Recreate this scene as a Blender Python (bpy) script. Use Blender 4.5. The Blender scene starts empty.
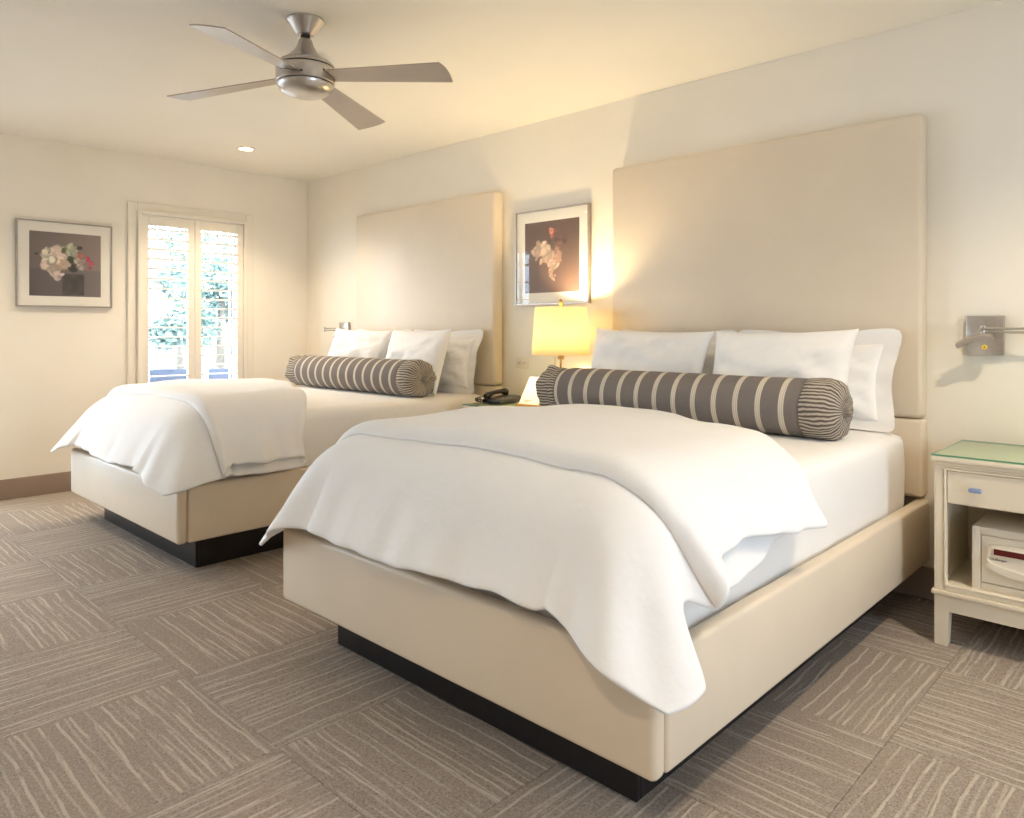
import bpy, bmesh, math, random
from mathutils import Vector, Matrix, noise
R = math.radians
random.seed(7)
C = bpy.context.scene.collection

# ------------------------------------------------------------------ camera
F_PX, HORIZON = 733.28, 328.54
cam_d = bpy.data.cameras.new('camera')
cam_d.sensor_width = 36.0
cam_d.lens = F_PX / 1024 * 36.0
cam_d.shift_y = (HORIZON - 409) / 1024.0
cam_d.clip_start = 0.05
cam = bpy.data.objects.new('camera', cam_d); C.objects.link(cam)
cam.location = (5.9938, -3.5481, 1.1747)
cam.rotation_euler = (R(90), 0, R(133.7664 - 90))
bpy.context.scene.camera = cam

# ------------------------------------------------------------------ world, sun, exposure
sc = bpy.context.scene
sc.view_settings.view_transform = 'Standard'
sc.view_settings.look = 'None'
sc.view_settings.exposure = 0.40
sc.view_settings.gamma = 1.0
sc.view_settings.use_curve_mapping = False
sc.cycles.use_denoising = True
sc.cycles.max_bounces = 10
sc.cycles.diffuse_bounces = 6
sc.cycles.transparent_max_bounces = 12
sc.cycles.sample_clamp_indirect = 6.0
sc.cycles.caustics_reflective = False
sc.cycles.caustics_refractive = False
SKY = 16.0
world = bpy.data.worlds.new('sky'); sc.world = world
world.use_nodes = True
bg = world.node_tree.nodes['Background']
bg.inputs['Color'].default_value = (0.66, 0.82, 1.0, 1)
bg.inputs['Strength'].default_value = SKY
sun_d = bpy.data.lights.new('sun', 'SUN'); sun_d.energy = 6.0; sun_d.angle = R(0.6)
sun_d.color = (1.0, 0.95, 0.86)
sun = bpy.data.objects.new('sun', sun_d); C.objects.link(sun)
sun.rotation_euler = Vector((-0.62, -0.28, -0.85)).to_track_quat('-Z', 'Y').to_euler()

H = 2.514                 # ceiling height
RX, RY = 8.0, -5.4        # far ends of the room, behind the camera
WARM = (1.0, 0.83, 0.62)
DOWN_W, BULB_W = 112.0, 33.0

# ------------------------------------------------------------------ materials
def lin(c):
    c = c / 255.0
    return c / 12.92 if c <= 0.04045 else ((c + 0.055) / 1.055) ** 2.4
def rgb(r, g, b): return (lin(r), lin(g), lin(b), 1)

class NT:
    def __init__(s, name):
        s.m = bpy.data.materials.new(name); s.m.use_nodes = True
        s.t = s.m.node_tree; s.b = s.t.nodes['Principled BSDF']; s.o = s.t.nodes['Material Output']
    def n(s, typ, **k):
        x = s.t.nodes.new(typ)
        for a, v in k.items(): setattr(x, a, v)
        return x
    def l(s, a, b): s.t.links.new(a, b)
    def math(s, op, a, b=None, clamp=False):
        x = s.n('ShaderNodeMath', operation=op); x.use_clamp = clamp
        for i, v in enumerate((a, b)):
            if v is None: continue
            if isinstance(v, (int, float)): x.inputs[i].default_value = v
            else: s.l(v, x.inputs[i])
        return x.outputs[0]
    def mix(s, f, a, b):
        x = s.n('ShaderNodeMix', data_type='RGBA')
        for i, v in ((0, f), (6, a), (7, b)):
            if isinstance(v, (int, float, tuple)): x.inputs[i].default_value = v
            else: s.l(v, x.inputs[i])
        return x.outputs[2]
    def coord(s, kind='Object', scale=(1, 1, 1), loc=None):
        tc = s.n('ShaderNodeTexCoord'); mp = s.n('ShaderNodeMapping')
        mp.inputs['Scale'].default_value = scale
        s.l(tc.outputs[kind], mp.inputs['Vector'])
        if loc is not None: s.l(loc, mp.inputs['Location'])
        return mp.outputs[0]
    def noise(s, v, scale, detail=3, rough=.55):
        x = s.n('ShaderNodeTexNoise'); x.inputs['Scale'].default_value = scale
        x.inputs['Detail'].default_value = detail; x.inputs['Roughness'].default_value = rough
        s.l(v, x.inputs['Vector']); return x.outputs['Fac']
    def ramp(s, f, p0, p1):
        x = s.n('ShaderNodeMapRange'); x.inputs[1].default_value = p0; x.inputs[2].default_value = p1
        s.l(f, x.inputs[0]); return x.outputs[0]
    def bump(s, h, strength, dist):
        x = s.n('ShaderNodeBump'); x.inputs['Strength'].default_value = strength
        x.inputs['Distance'].default_value = dist
        s.l(h, x.inputs['Height']); s.l(x.outputs[0], s.b.inputs['Normal'])
    def set(s, **k):
        for a, v in k.items(): s.b.inputs[a.replace('_', ' ')].default_value = v
        return s

def plain(name, col, rough=.5, metal=0.0, vary=.05, nscale=6.0, bump=0.0, bscale=200.0, bdist=.002, spec=.5):
    """solid colour with a slight grain and optional fine relief"""
    t = NT(name); t.set(Roughness=rough, Metallic=metal)
    t.b.inputs['Specular IOR Level'].default_value = spec
    v = t.coord()
    f = t.noise(v, nscale, 4)
    lo = tuple(c * (1 - vary) for c in col[:3]) + (1,); hi = tuple(min(1, c * (1 + vary)) for c in col[:3]) + (1,)
    t.l(t.mix(t.ramp(f, .3, .7), lo, hi), t.b.inputs['Base Color'])
    if bump: t.bump(t.noise(v, bscale, 3), bump, bdist)
    return t.m

M = {}
M['wall'] = plain('cream_wall_paint', rgb(240, 233, 220), .85, vary=.02, nscale=2, bump=.15, bscale=90, bdist=.002, spec=.25)
M['ceiling'] = plain('ceiling_paint', rgb(243, 238, 228), .9, vary=.015, nscale=2, bump=.12, bscale=60, bdist=.002, spec=.2)
M['trimwhite'] = plain('white_trim_paint', rgb(236, 228, 214), .45, vary=.015)
M['taupe'] = plain('taupe_rubber_base', rgb(150, 130, 116), .55, vary=.04)
M['vinyl'] = plain('beige_vinyl', rgb(224, 209, 187), .42, vary=.025, nscale=3, bump=.12, bscale=420, bdist=.001, spec=.4)
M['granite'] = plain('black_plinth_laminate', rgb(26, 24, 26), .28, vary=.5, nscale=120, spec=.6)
M['deck'] = plain('plywood_deck', rgb(150, 120, 90), .7, vary=.1)
M['paint'] = plain('cream_furniture_paint', rgb(232, 221, 200), .4, vary=.02, nscale=4)
M['steel'] = plain('brushed_nickel', rgb(196, 192, 188), .32, 1.0, .06, 40)
M['steel_dark'] = plain('dark_nickel_groove', rgb(70, 62, 58), .5, .8, .05)
M['blade'] = plain('fan_blade_grey', rgb(178, 168, 160), .33, .6, .04, 8, spec=.4)
M['brass'] = plain('brass', rgb(205, 165, 95), .25, 1.0, .05)
M['black'] = plain('black_plastic', rgb(30, 29, 28), .35, vary=.1)
M['keys'] = plain('grey_plastic_keys', rgb(120, 118, 112), .5, vary=.05)
M['wood'] = plain('honey_wood', rgb(190, 140, 78), .5, vary=.15, nscale=14)
M['card'] = plain('white_card', rgb(245, 240, 226), .7, vary=.01)
M['ink'] = plain('dark_ink', rgb(60, 52, 45), .7, vary=.02)
M['greyink'] = plain('grey_ink', rgb(170, 160, 140), .7, vary=.02)
M['safe'] = plain('ivory_enamel', rgb(228, 220, 204), .4, vary=.02, bump=.05, bscale=300)
M['reddisplay'] = plain('dark_red_display', rgb(92, 26, 26), .15, vary=.04)
M['yellow'] = plain('yellow_button', rgb(250, 215, 60), .4, vary=.03)
M['bluepull'] = plain('blue_grey_metal_pull', rgb(150, 172, 215), .25, .5, .05)
M['mat'] = plain('white_mat_board', rgb(240, 234, 222), .8, vary=.01)
M['frame'] = plain('silver_frame', rgb(176, 166, 156), .35, .8, .06, 30)
M['outlet'] = plain('outlet_plastic', rgb(226, 216, 196), .4, vary=.01)
M['slot'] = plain('outlet_slot', rgb(70, 60, 50), .6, vary=.02)
M['patio'] = plain('patio_concrete', rgb(120, 116, 110), .9, vary=.08, nscale=3)
M['postwhite'] = plain('white_exterior_paint', rgb(240, 240, 236), .6, vary=.02)
M['beam'] = plain('tan_porch_timber', rgb(104, 96, 78), .7, vary=.1)
M['bluecloth'] = plain('blue_grey_sling_fabric', rgb(40, 46, 60), .8, vary=.08)
M['bark'] = plain('bark', rgb(120, 110, 98), .9, vary=.2, nscale=20)
M['leaf1'] = plain('leaf_green', rgb(124, 140, 120), .6, vary=.25, nscale=3)
M['leaf2'] = plain('leaf_bluegreen', rgb(118, 136, 128), .6, vary=.25, nscale=3)
M['stucco'] = plain('garden_wall_stucco', rgb(130, 124, 114), .9, vary=.04)

def cloth(name, col, wr=.35, wscale=7.0, wdist=.02, rough=.85):
    t = NT(name); t.set(Roughness=rough); t.b.inputs['Specular IOR Level'].default_value = .2
    t.b.inputs['Sheen Weight'].default_value = .15
    v = t.coord()
    f = t.noise(v, wscale, 4, .5); g = t.noise(v, 900, 2)
    t.l(t.mix(t.ramp(f, .3, .7), tuple(c * .985 for c in col[:3]) + (1,), col), t.b.inputs['Base Color'])
    h = t.math('ADD', f, t.math('MULTIPLY', g, .02))
    t.bump(h, wr, wdist)
    return t.m
M['linen'] = cloth('white_cotton_duvet', rgb(243, 242, 242), .3, 9, .02)
M['sheet'] = cloth('white_cotton_sheet', rgb(242, 240, 238), .22, 6, .015)
M['pillow'] = cloth('white_pillow_cotton', rgb(244, 242, 240), .3, 11, .015)

def bolster_mat():
    t = NT('grey_striped_bolster_fabric'); t.set(Roughness=.9); t.b.inputs['Specular IOR Level'].default_value = .15
    tc = t.n('ShaderNodeTexCoord'); sp = t.n('ShaderNodeSeparateXYZ'); t.l(tc.outputs['Object'], sp.inputs[0])
    P = .0985
    fr = t.math('FRACT', t.math('ADD', t.math('DIVIDE', sp.outputs[0], P), 50.35))
    d = t.math('ABSOLUTE', t.math('SUBTRACT', fr, .5))          # 0 at the stripe's middle
    band = t.math('LESS_THAN', d, .115)
    core = t.math('MULTIPLY', t.math('GREATER_THAN', d, .035), t.math('LESS_THAN', d, .058))
    v = t.coord(scale=(1, 1, 1)); n = t.noise(v, 700, 2); n2 = t.noise(v, 9, 3)
    grey = t.mix(n, rgb(104, 96, 92), rgb(142, 134, 128))
    cream = t.mix(n, rgb(198, 188, 170), rgb(224, 214, 196))
    base = t.mix(band, grey, cream)
    base = t.mix(t.math('MULTIPLY', core, .6), base, rgb(150, 138, 124))
    t.l(base, t.b.inputs['Base Color'])
    t.bump(t.math('ADD', n2, t.math('MULTIPLY', n, .05)), .35, .02)
    return t.m
M['bolster'] = bolster_mat()
def gather_mat():
    t = NT('fine_pinstripe_gathered_fabric'); t.set(Roughness=.9); t.b.inputs['Specular IOR Level'].default_value = .15
    tc = t.n('ShaderNodeTexCoord'); sp = t.n('ShaderNodeSeparateXYZ'); t.l(tc.outputs['Object'], sp.inputs[0])
    v = t.coord(); n2 = t.noise(v, 14, 2)
    ang = t.math('ARCTAN2', sp.outputs[2], sp.outputs[1])
    w = t.math('ADD', t.math('MULTIPLY', ang, 46.0), t.math('MULTIPLY', n2, 9.0))
    st = t.ramp(t.math('SINE', w), -.5, .5)
    n = t.noise(v, 700, 2)
    t.l(t.mix(st, rgb(98, 88, 82), t.mix(n, rgb(170, 160, 146), rgb(196, 187, 172))), t.b.inputs['Base Color'])
    t.bump(n2, .3, .02)
    return t.m
M['gather'] = gather_mat()

CARPET = (rgb(98, 86, 78), rgb(196, 183, 171), rgb(158, 144, 131), rgb(216, 205, 190))
def carpet_mat():
    t = NT('taupe_carpet_tile'); t.set(Roughness=.95); t.b.inputs['Specular IOR Level'].default_value = .1
    oi = t.n('ShaderNodeObjectInfo'); cmb = t.n('ShaderNodeCombineXYZ')
    rnd = t.math('MULTIPLY', oi.outputs['Random'], 40.0)
    for i in range(3): t.l(rnd, cmb.inputs[i])
    tc = t.n('ShaderNodeTexCoord')
    add = t.n('ShaderNodeVectorMath', operation='ADD'); t.l(tc.outputs['Object'], add.inputs[0]); t.l(cmb.outputs[0], add.inputs[1])
    def mp(sx, sy):
        m = t.n('ShaderNodeMapping'); m.inputs['Scale'].default_value = (sx, sy, 1); t.l(add.outputs[0], m.inputs['Vector']); return m.outputs[0]
    # light yarn lines run along the tile's local x: uneven spacing, wavering, broken along their length
    sp = t.n('ShaderNodeSeparateXYZ'); t.l(add.outputs[0], sp.inputs[0])
    def lines(per, seed, width, wob, on):
        w = t.math('MULTIPLY', t.math('SUBTRACT', t.noise(mp(3.2, 2.0 + seed), 1.0, 3), .5), wob)
        y = t.math('ADD', t.math('MULTIPLY', sp.outputs[1], per), t.math('ADD', w, seed))
        fr = t.math('FRACT', y); idx = t.math('FLOOR', y)
        wn = t.n('ShaderNodeTexWhiteNoise', noise_dimensions='1D'); t.l(idx, wn.inputs['W'])
        d = t.math('ABSOLUTE', t.math('SUBTRACT', fr, t.math('ADD', .3, t.math('MULTIPLY', wn.outputs['Value'], .4))))
        ln = t.math('SUBTRACT', 1.0, t.ramp(d, width*.5, width))
        ln = t.math('MULTIPLY', ln, 1.0, True)
        keep = t.math('GREATER_THAN', wn.outputs['Value'], on)
        cb = t.n('ShaderNodeCombineXYZ'); t.l(t.math('MULTIPLY', sp.outputs[0], 3.6), cb.inputs[0]); t.l(t.math('MULTIPLY', idx, 7.3), cb.inputs[1])
        brk = t.math('MULTIPLY', t.ramp(t.noise(cb.outputs[0], 1.0, 3), .40, .50), 1.0, True)
        return t.math('MULTIPLY', ln, t.math('MULTIPLY', keep, brk))
    s1 = lines(22.0, 3.1, .12, 1.0, .12); s2 = lines(41.0, 11.7, .20, 1.5, .25)
    grain = t.noise(mp(130, 170), 1.0, 4, .8); soft = t.noise(mp(3, 9), 1.0, 3); rib = t.noise(mp(14, 150), 1.0, 2, .6)
    base = t.mix(t.ramp(grain, .28, .72), CARPET[0], CARPET[1])
    base = t.mix(t.math('MULTIPLY', t.ramp(rib, .35, .7), .4, True), base, CARPET[2])
    base = t.mix(t.math('MULTIPLY', t.ramp(soft, .35, .7), .3, True), base, CARPET[2])
    s = t.math('MAXIMUM', s1, t.math('MULTIPLY', s2, .55))
    s = t.math('MULTIPLY', s, t.math('ADD', .55, t.math('MULTIPLY', grain, .6)))
    col = t.mix(t.math('MULTIPLY', s, .62, True), base, CARPET[3])
    t.l(col, t.b.inputs['Base Color'])
    t.bump(t.math('ADD', grain, t.math('MULTIPLY', s, .8)), .6, .004)
    return t.m
M['carpet'] = carpet_mat()
M['subfloor'] = plain('carpet_backing', rgb(90, 80, 70), .95)

def glass_mat(name, tint=(1, 1, 1, 1), ior=1.45, rough=.02):
    t = NT(name); t.t.nodes.remove(t.b)
    tr = t.n('ShaderNodeBsdfTransparent'); tr.inputs[0].default_value = tint
    gl = t.n('ShaderNodeBsdfGlossy'); gl.inputs['Roughness'].default_value = rough
    fr = t.n('ShaderNodeFresnel'); fr.inputs['IOR'].default_value = ior
    mx = t.n('ShaderNodeMixShader')
    ge = t.n('ShaderNodeNewGeometry')
    t.l(t.math('MULTIPLY', fr.outputs[0], t.math('SUBTRACT', 1.0, ge.outputs['Backfacing'])), mx.inputs[0])
    t.l(tr.outputs[0], mx.inputs[1]); t.l(gl.outputs[0], mx.inputs[2])
    t.l(mx.outputs[0], t.o.inputs[0]); return t.m
M['glass'] = glass_mat('clear_window_glass')
M['picglass'] = glass_mat('picture_glass', ior=1.4)
M['topglass'] = glass_mat('green_table_glass', (.90, .97, .92, 1), 1.5)
M['glassedge'] = plain('green_glass_edge', rgb(96, 150, 118), .1, vary=.05)

def shade_mat():
    t = NT('lamp_shade_linen'); t.t.nodes.remove(t.b)
    d = t.n('ShaderNodeBsdfDiffuse'); d.inputs[0].default_value = rgb(246, 232, 196)
    tr = t.n('ShaderNodeBsdfTranslucent')
    v = t.coord(scale=(60, 60, 300)); n = t.noise(v, 1.0, 2)
    t.l(t.mix(n, rgb(252, 242, 208), rgb(253, 246, 220)), tr.inputs[0])
    mx = t.n('ShaderNodeMixShader'); mx.inputs[0].default_value = .5
    t.l(d.outputs[0], mx.inputs[1]); t.l(tr.outputs[0], mx.inputs[2]); t.l(mx.outputs[0], t.o.inputs[0]); return t.m
M['shade'] = shade_mat()
def emis(name, col, st):
    t = NT(name); t.b.inputs['Emission Color'].default_value = col; t.b.inputs['Emission Strength'].default_value = st
    t.b.inputs['Base Color'].default_value = col; return t.m
M['led'] = emis('downlight_lens', (1, .86, .62, 1), 14.0)
M['bulb'] = emis('warm_bulb', (1, .72, .36, 1), 20.0)
def vcol(name):
    t = NT(name); t.set(Roughness=.55)
    a = t.n('ShaderNodeVertexColor'); a.layer_name = 'print'
    t.l(a.outputs[0], t.b.inputs['Base Color']); return t.m
M['print'] = vcol('printed_still_life')

# ------------------------------------------------------------------ mesh helpers
def newobj(name, me, mat=None, parent=None, smooth=False):
    o = bpy.data.objects.new(name, me); C.objects.link(o)
    if mat is not None:
        me.materials.clear(); me.materials.append(M[mat] if isinstance(mat, str) else mat)
    if smooth is not False:
        for p in me.polygons: p.use_smooth = True
        if smooth is not True:
            me.set_sharp_from_angle(angle=R(smooth))
    if parent is not None:
        o.parent = parent
    return o
def from_bm(name, bm, mat, parent=None, smooth=False, origin=None):
    if origin is not None: bmesh.ops.translate(bm, verts=bm.verts, vec=-Vector(origin))
    me = bpy.data.meshes.new(name); bm.to_mesh(me); bm.free()
    return newobj(name, me, mat, parent, smooth)
def box(bm, x0, x1, y0, y1, z0, z1, bev=0, seg=2):
    vs = [bm.verts.new(p) for p in ((x0,y0,z0),(x1,y0,z0),(x1,y1,z0),(x0,y1,z0),(x0,y0,z1),(x1,y0,z1),(x1,y1,z1),(x0,y1,z1))]
    fs = [bm.faces.new([vs[i] for i in f]) for f in ((3,2,1,0),(4,5,6,7),(0,1,5,4),(1,2,6,5),(2,3,7,6),(3,0,4,7))]
    if bev:
        es = {e for f in fs for e in f.edges}
        bmesh.ops.bevel(bm, geom=list(es), offset=bev, segments=seg, profile=.5, affect='EDGES')
def boxes(name, mat, lst, parent=None, bev=0, seg=2, smooth=False, origin=None):
    bm = bmesh.new()
    for b in lst: box(bm, *b, bev, seg)
    if bev and smooth is False: smooth = 35
    if origin is None and parent is not None: origin = parent.location
    return from_bm(name, bm, mat, parent, smooth, origin)
def lathe(bm, prof, c=(0,0,0), n=48, axis='z', cap=True):
    rings = []
    for r, h in prof:
        ring = []
        for i in range(n):
            a = 2*math.pi*i/n; p = (r*math.cos(a), r*math.sin(a), h)
            if axis == 'x': p = (h, r*math.cos(a), r*math.sin(a))
            if axis == 'y': p = (r*math.sin(a), h, r*math.cos(a))
            ring.append(bm.verts.new(Vector(p) + Vector(c)))
        rings.append(ring)
    for a, b in zip(rings, rings[1:]):
        for i in range(n):
            bm.faces.new((a[i], a[(i+1) % n], b[(i+1) % n], b[i]))
    if cap:
        bm.faces.new(list(reversed(rings[0]))); bm.faces.new(rings[-1])
def lathe_obj(name, mat, prof, c, parent=None, n=48, axis='z', cap=True, smooth=40):
    bm = bmesh.new(); lathe(bm, prof, c, n, axis, cap)
    bmesh.ops.recalc_face_normals(bm, faces=bm.faces)
    return from_bm(name, bm, mat, parent, smooth, parent.location if parent else None)
def tube(bm, pts, r, n=12):
    pts = [Vector(p) for p in pts]; rings = []
    for i, p in enumerate(pts):
        d = (pts[min(i+1, len(pts)-1)] - pts[max(i-1, 0)]).normalized()
        u = d.orthogonal().normalized() if i == 0 else (u - d*u.dot(d)).normalized()
        w = d.cross(u); rr = r[i] if isinstance(r, (list, tuple)) else r
        rings.append([bm.verts.new(p + (u*math.cos(2*math.pi*k/n) + w*math.sin(2*math.pi*k/n))*rr) for k in range(n)])
    for a, b in zip(rings, rings[1:]):
        for k in range(n): bm.faces.new((a[k], a[(k+1) % n], b[(k+1) % n], b[k]))
    bm.faces.new(list(reversed(rings[0]))); bm.faces.new(rings[-1])
def tube_obj(name, mat, pts, r, parent=None, n=12):
    bm = bmesh.new(); tube(bm, pts, r, n); bmesh.ops.recalc_face_normals(bm, faces=bm.faces)
    return from_bm(name, bm, mat, parent, 40, parent.location if parent else None)
def grid_mesh(name, rows):
    nr, nc = len(rows), len(rows[0])
    v = [p for r in rows for p in r]
    f = [(i*nc+j, i*nc+j+1, (i+1)*nc+j+1, (i+1)*nc+j) for i in range(nr-1) for j in range(nc-1)]
    me = bpy.data.meshes.new(name); me.from_pydata(v, [], f); me.update(); return me
def tag(o, label=None, cat=None, group=None, kind=None):
    if label: o['label'] = label
    if cat: o['category'] = cat
    if group: o['group'] = group
    if kind: o['kind'] = kind
    return o
def thing(name, loc, label=None, cat=None, group=None, kind=None, rotz=0):
    o = bpy.data.objects.new(name, None); C.objects.link(o)
    o.location = loc; o.rotation_euler = (0, 0, rotz); o.empty_display_size = .1
    return tag(o, label, cat, group, kind)
def copy_tree(o, parent=None):
    c = o.copy(); C.objects.link(c); c.parent = parent
    for ch in list(o.children): copy_tree(ch, c)
    return c

# ------------------------------------------------------------------ the room
WT = .14
# window_1: opening in the left wall; window_2: the glazed door beside it, left of the frame
W1 = (-1.475, -.595, .42, 2.085)
W2 = (-3.24, -2.47, .06, 2.16)
W4 = (-5.3, -4.05, .06, 2.16)  # added opening out of view, lets in more daylight from the left
def wall_with_holes(name, axis, pos, thick, a0, a1, z0, z1, holes, mat='wall'):
    """wall slab along one axis with rectangular holes, built of strips in one mesh"""
    cuts = sorted({a0, a1, *[h[0] for h in holes], *[h[1] for h in holes]})
    bm = bmesh.new()
    for p, q in zip(cuts, cuts[1:]):
        hs = [h for h in holes if h[0] <= p and h[1] >= q]
        spans = [(z0, z1)] if not hs else [(z0, hs[0][2]), (hs[0][3], z1)]
        for s, e in spans:
            if e - s < 1e-4: continue
            if axis == 'y': box(bm, pos, pos + thick, p, q, s, e)
            else: box(bm, p, q, pos, pos + thick, s, e)
    bmesh.ops.remove_doubles(bm, verts=bm.verts, dist=1e-5)
    return tag(from_bm(name, bm, mat), kind='structure')
wall_with_holes('wall_left', 'y', -WT, WT, RY - WT, WT, 0, H, [W4, W2, W1])
wall_with_holes('wall_back', 'x', 0, WT, 0, RX, 0, H, [])
W3 = (-2.2, -1.60, .06, 2.2)  # added opening out of view, sized for the daylight it lets in
wall_with_holes('wall_front', 'x', RY - WT, WT, 0, RX, 0, H, [])
wall_with_holes('wall_right', 'y', RX, WT, RY - WT, WT, 0, H, [W3])
tag(boxes('ceiling', 'ceiling', [(-WT, RX + WT, RY - WT, WT, H, H + .12)]), kind='structure')
floor = tag(boxes('floor', 'subfloor', [(-WT, RX + WT, RY - WT, WT, -.12, -.008)]), kind='structure')

# carpet tiles, quarter-turned like a chequerboard
TS = .61; X0, Y0 = 2.882, -2.52
bm = bmesh.new(); box(bm, -TS/2 + .0006, TS/2 - .0006, -TS/2 + .0006, TS/2 - .0006, -.008, 0, .0015, 1)
tile_me = bpy.data.meshes.new('carpet_tile'); bm.to_mesh(tile_me); bm.free(); tile_me.materials.append(M['carpet'])
cut_cache = {}
def tile(i, j):
    xa, xb = X0 + i*TS, X0 + (i+1)*TS; ya, yb = Y0 + j*TS, Y0 + (j+1)*TS
    ca, cb, da, db = max(xa, 0), min(xb, RX), max(ya, RY), min(yb, 0)
    if cb - ca < .01 or db - da < .01: return
    cx, cy = (xa+xb)/2, (ya+yb)/2
    turned = (i + j) % 2 != 0
    if (ca, cb, da, db) == (xa, xb, ya, yb): me = tile_me
    else:
        bm = bmesh.new()
        l = (ca-cx, cb-cx, da-cy, db-cy)
        if turned: l = (l[2], l[3], -l[1], -l[0])
        box(bm, l[0] + .0006, l[1] - .0006, l[2] + .0006, l[3] - .0006, -.008, 0, .0015, 1)
        me = bpy.data.meshes.new('carpet_tile'); bm.to_mesh(me); bm.free(); me.materials.append(M['carpet'])
    o = newobj('carpet_tile', me, None, floor); o.location = (cx, cy, 0)
    o.rotation_euler = (0, 0, R(90) if turned else 0)
for i in range(-5, 9):
    for j in range(-5, 5): tile(i, j)

# baseboards
def baseboard(name, lst, mat='taupe'): tag(boxes(name, mat, lst, bev=.004, seg=1), kind='structure')
baseboard('baseboard_left', [(0, .012, -2.46, -.012, 0, .14), (0, .012, -4.04, -3.25, 0, .14)])
baseboard('baseboard_back', [(0, RX, -.012, 0, 0, .14)])
baseboard('baseboard_right', [(RX - .012, RX, RY, -2.22, 0, .14), (RX - .012, RX, -1.58, -.012, 0, .14)])

# ------------------------------------------------------------------ window_1 with its plantation shutters
def portal(name, loc, sx, sz, rot):
    d = bpy.data.lights.new(name, 'AREA'); d.shape = 'RECTANGLE'; d.size = sx; d.size_y = sz
    d.cycles.is_portal = True
    o = bpy.data.objects.new(name, d); C.objects.link(o); o.location = loc; o.rotation_euler = rot
ya, yb, za, zb = W1
w1 = thing('window_1', (0, (ya+yb)/2, za), kind='structure')
# casing: flat outer board and an inner raised return
boxes('casing', 'trimwhite', [(0, .022, ya-.065, ya, za-.065, zb+.06), (0, .022, yb, yb+.065, za-.065, zb+.06),
      (0, .022, ya, yb, zb, zb+.06), (0, .022, ya, yb, za-.065, za)], w1, .004, 1)
boxes('shutter_surround', 'trimwhite', [(-.05, .05, ya, ya+.028, za, zb), (-.05, .05, yb-.028, yb, za, zb),
      (-.05, .05, ya+.028, yb-.028, zb-.028, zb), (-.05, .05, ya+.028, yb-.028, za, za+.028)], w1, .003, 1)
xg = -.115
boxes('sash_frame', 'postwhite', [(xg-.02, xg+.02, ya, ya+.05, za, zb), (xg-.02, xg+.02, yb-.05, yb, za, zb),
      (xg-.02, xg+.02, ya, yb, zb-.05, zb), (xg-.02, xg+.02, ya, yb, za, za+.05)], w1, .003, 1)
boxes('mullion', 'postwhite', [(xg-.012, xg+.012, -.682, -.668, za, zb)], w1, .003, 1)
for p, q in ((ya+.05, -.682), (-.668, yb-.05)):
    boxes('pane', 'glass', [(xg-.003, xg+.003, p, q, za+.05, zb-.05)], w1)
ym = (ya+yb)/2
LP = .0765
for p, q in ((ya+.031, ym-.002), (ym+.002, yb-.031)):
    z0, z1 = za+.032, zb-.032
    s = .052
    pan = boxes('shutter_panel', 'trimwhite', [(.0, .03, p, p+s, z0, z1), (.0, .03, q-s, q, z0, z1),
            (.0, .03, p+s, q-s, z1-.075, z1), (.0, .03, p+s, q-s, z0, z0+.09)], w1, .003, 1)
    lm = None
    z = z1 - .075 - .03
    while z > z0 + .11:
        if lm is None:
            bm = bmesh.new(); hw = (q-p)/2 - s - .001
            prof = [(-.042, 0), (-.025, .0048), (0, .0062), (.025, .0048), (.042, 0), (.025, -.0048), (0, -.0062), (-.025, -.0048)]
            a = [bm.verts.new((x, -hw, zz)) for x, zz in prof]; b = [bm.verts.new((x, hw, zz)) for x, zz in prof]
            for k in range(8): bm.faces.new((a[k], a[(k+1) % 8], b[(k+1) % 8], b[k]))
            bm.faces.new(a[::-1]); bm.faces.new(b); bmesh.ops.recalc_face_normals(bm, faces=bm.faces)
            lm = bpy.data.meshes.new('louver'); bm.to_mesh(lm); bm.free(); lm.materials.append(M['trimwhite'])
        lo = newobj('louver', lm, None, pan)
        lo.location = Vector((.015, (p+q)/2, z)) - w1.location
        lo.rotation_euler = (0, R(-4), 0)
        z -= LP
portal('daylight_portal', (-WT - .01, ym, (za+zb)/2), zb-za, yb-ya, (0, R(-90), 0))

# window_2: gridded glass door on the same wall, added_window_3: unseen right-wall window added for daylight
def glazed(name, axis, pos, a0, a1, z0, z1, cols, rows):
    w = thing(name, (pos, (a0+a1)/2, z0) if axis == 'y' else ((a0+a1)/2, pos, z0), kind='structure')
    def bx(a, b, s, e, t): return (pos-t, pos+t, a, b, s, e) if axis == 'y' else (a, b, pos-t, pos+t, s, e)
    boxes('casing', 'trimwhite', [bx(a0, a0+.06, z0, z1, .05), bx(a1-.06, a1, z0, z1, .05), bx(a0+.06, a1-.06, z1-.06, z1, .05), bx(a0+.06, a1-.06, z0, z0+.1, .05)], w, .004, 1)
    for c in range(1, cols):
        a = a0 + (a1-a0)*c/cols; boxes('mullion', 'trimwhite', [bx(a-.014, a+.014, z0+.1, z1-.06, .018)], w)
    for r in range(1, rows):
        z = z0 + (z1-z0)*r/rows; boxes('glazing_bar', 'trimwhite', [bx(a0+.06, a1-.06, z-.011, z+.011, .012)], w)
    boxes('pane', 'glass', [bx(a0+.06, a1-.06, z0+.1, z1-.06, .003)], w)
glazed('window_2', 'y', -.07, *W2, 3, 10)
portal('daylight_portal', (-WT - .01, (W2[0]+W2[1])/2, (W2[2]+W2[3])/2), W2[3]-W2[2], W2[1]-W2[0], (0, R(-90), 0))
glazed('added_window_4', 'y', -.07, *W4, 5, 10)  # unseen window, added as an extra daylight source
portal('daylight_portal', (-WT - .01, (W4[0]+W4[1])/2, (W4[2]+W4[3])/2), W4[3]-W4[2], W4[1]-W4[0], (0, R(-90), 0))
glazed('added_window_3', 'y', RX + .07, *W3, 3, 1)  # unseen window, added to light the beds from the right
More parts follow.
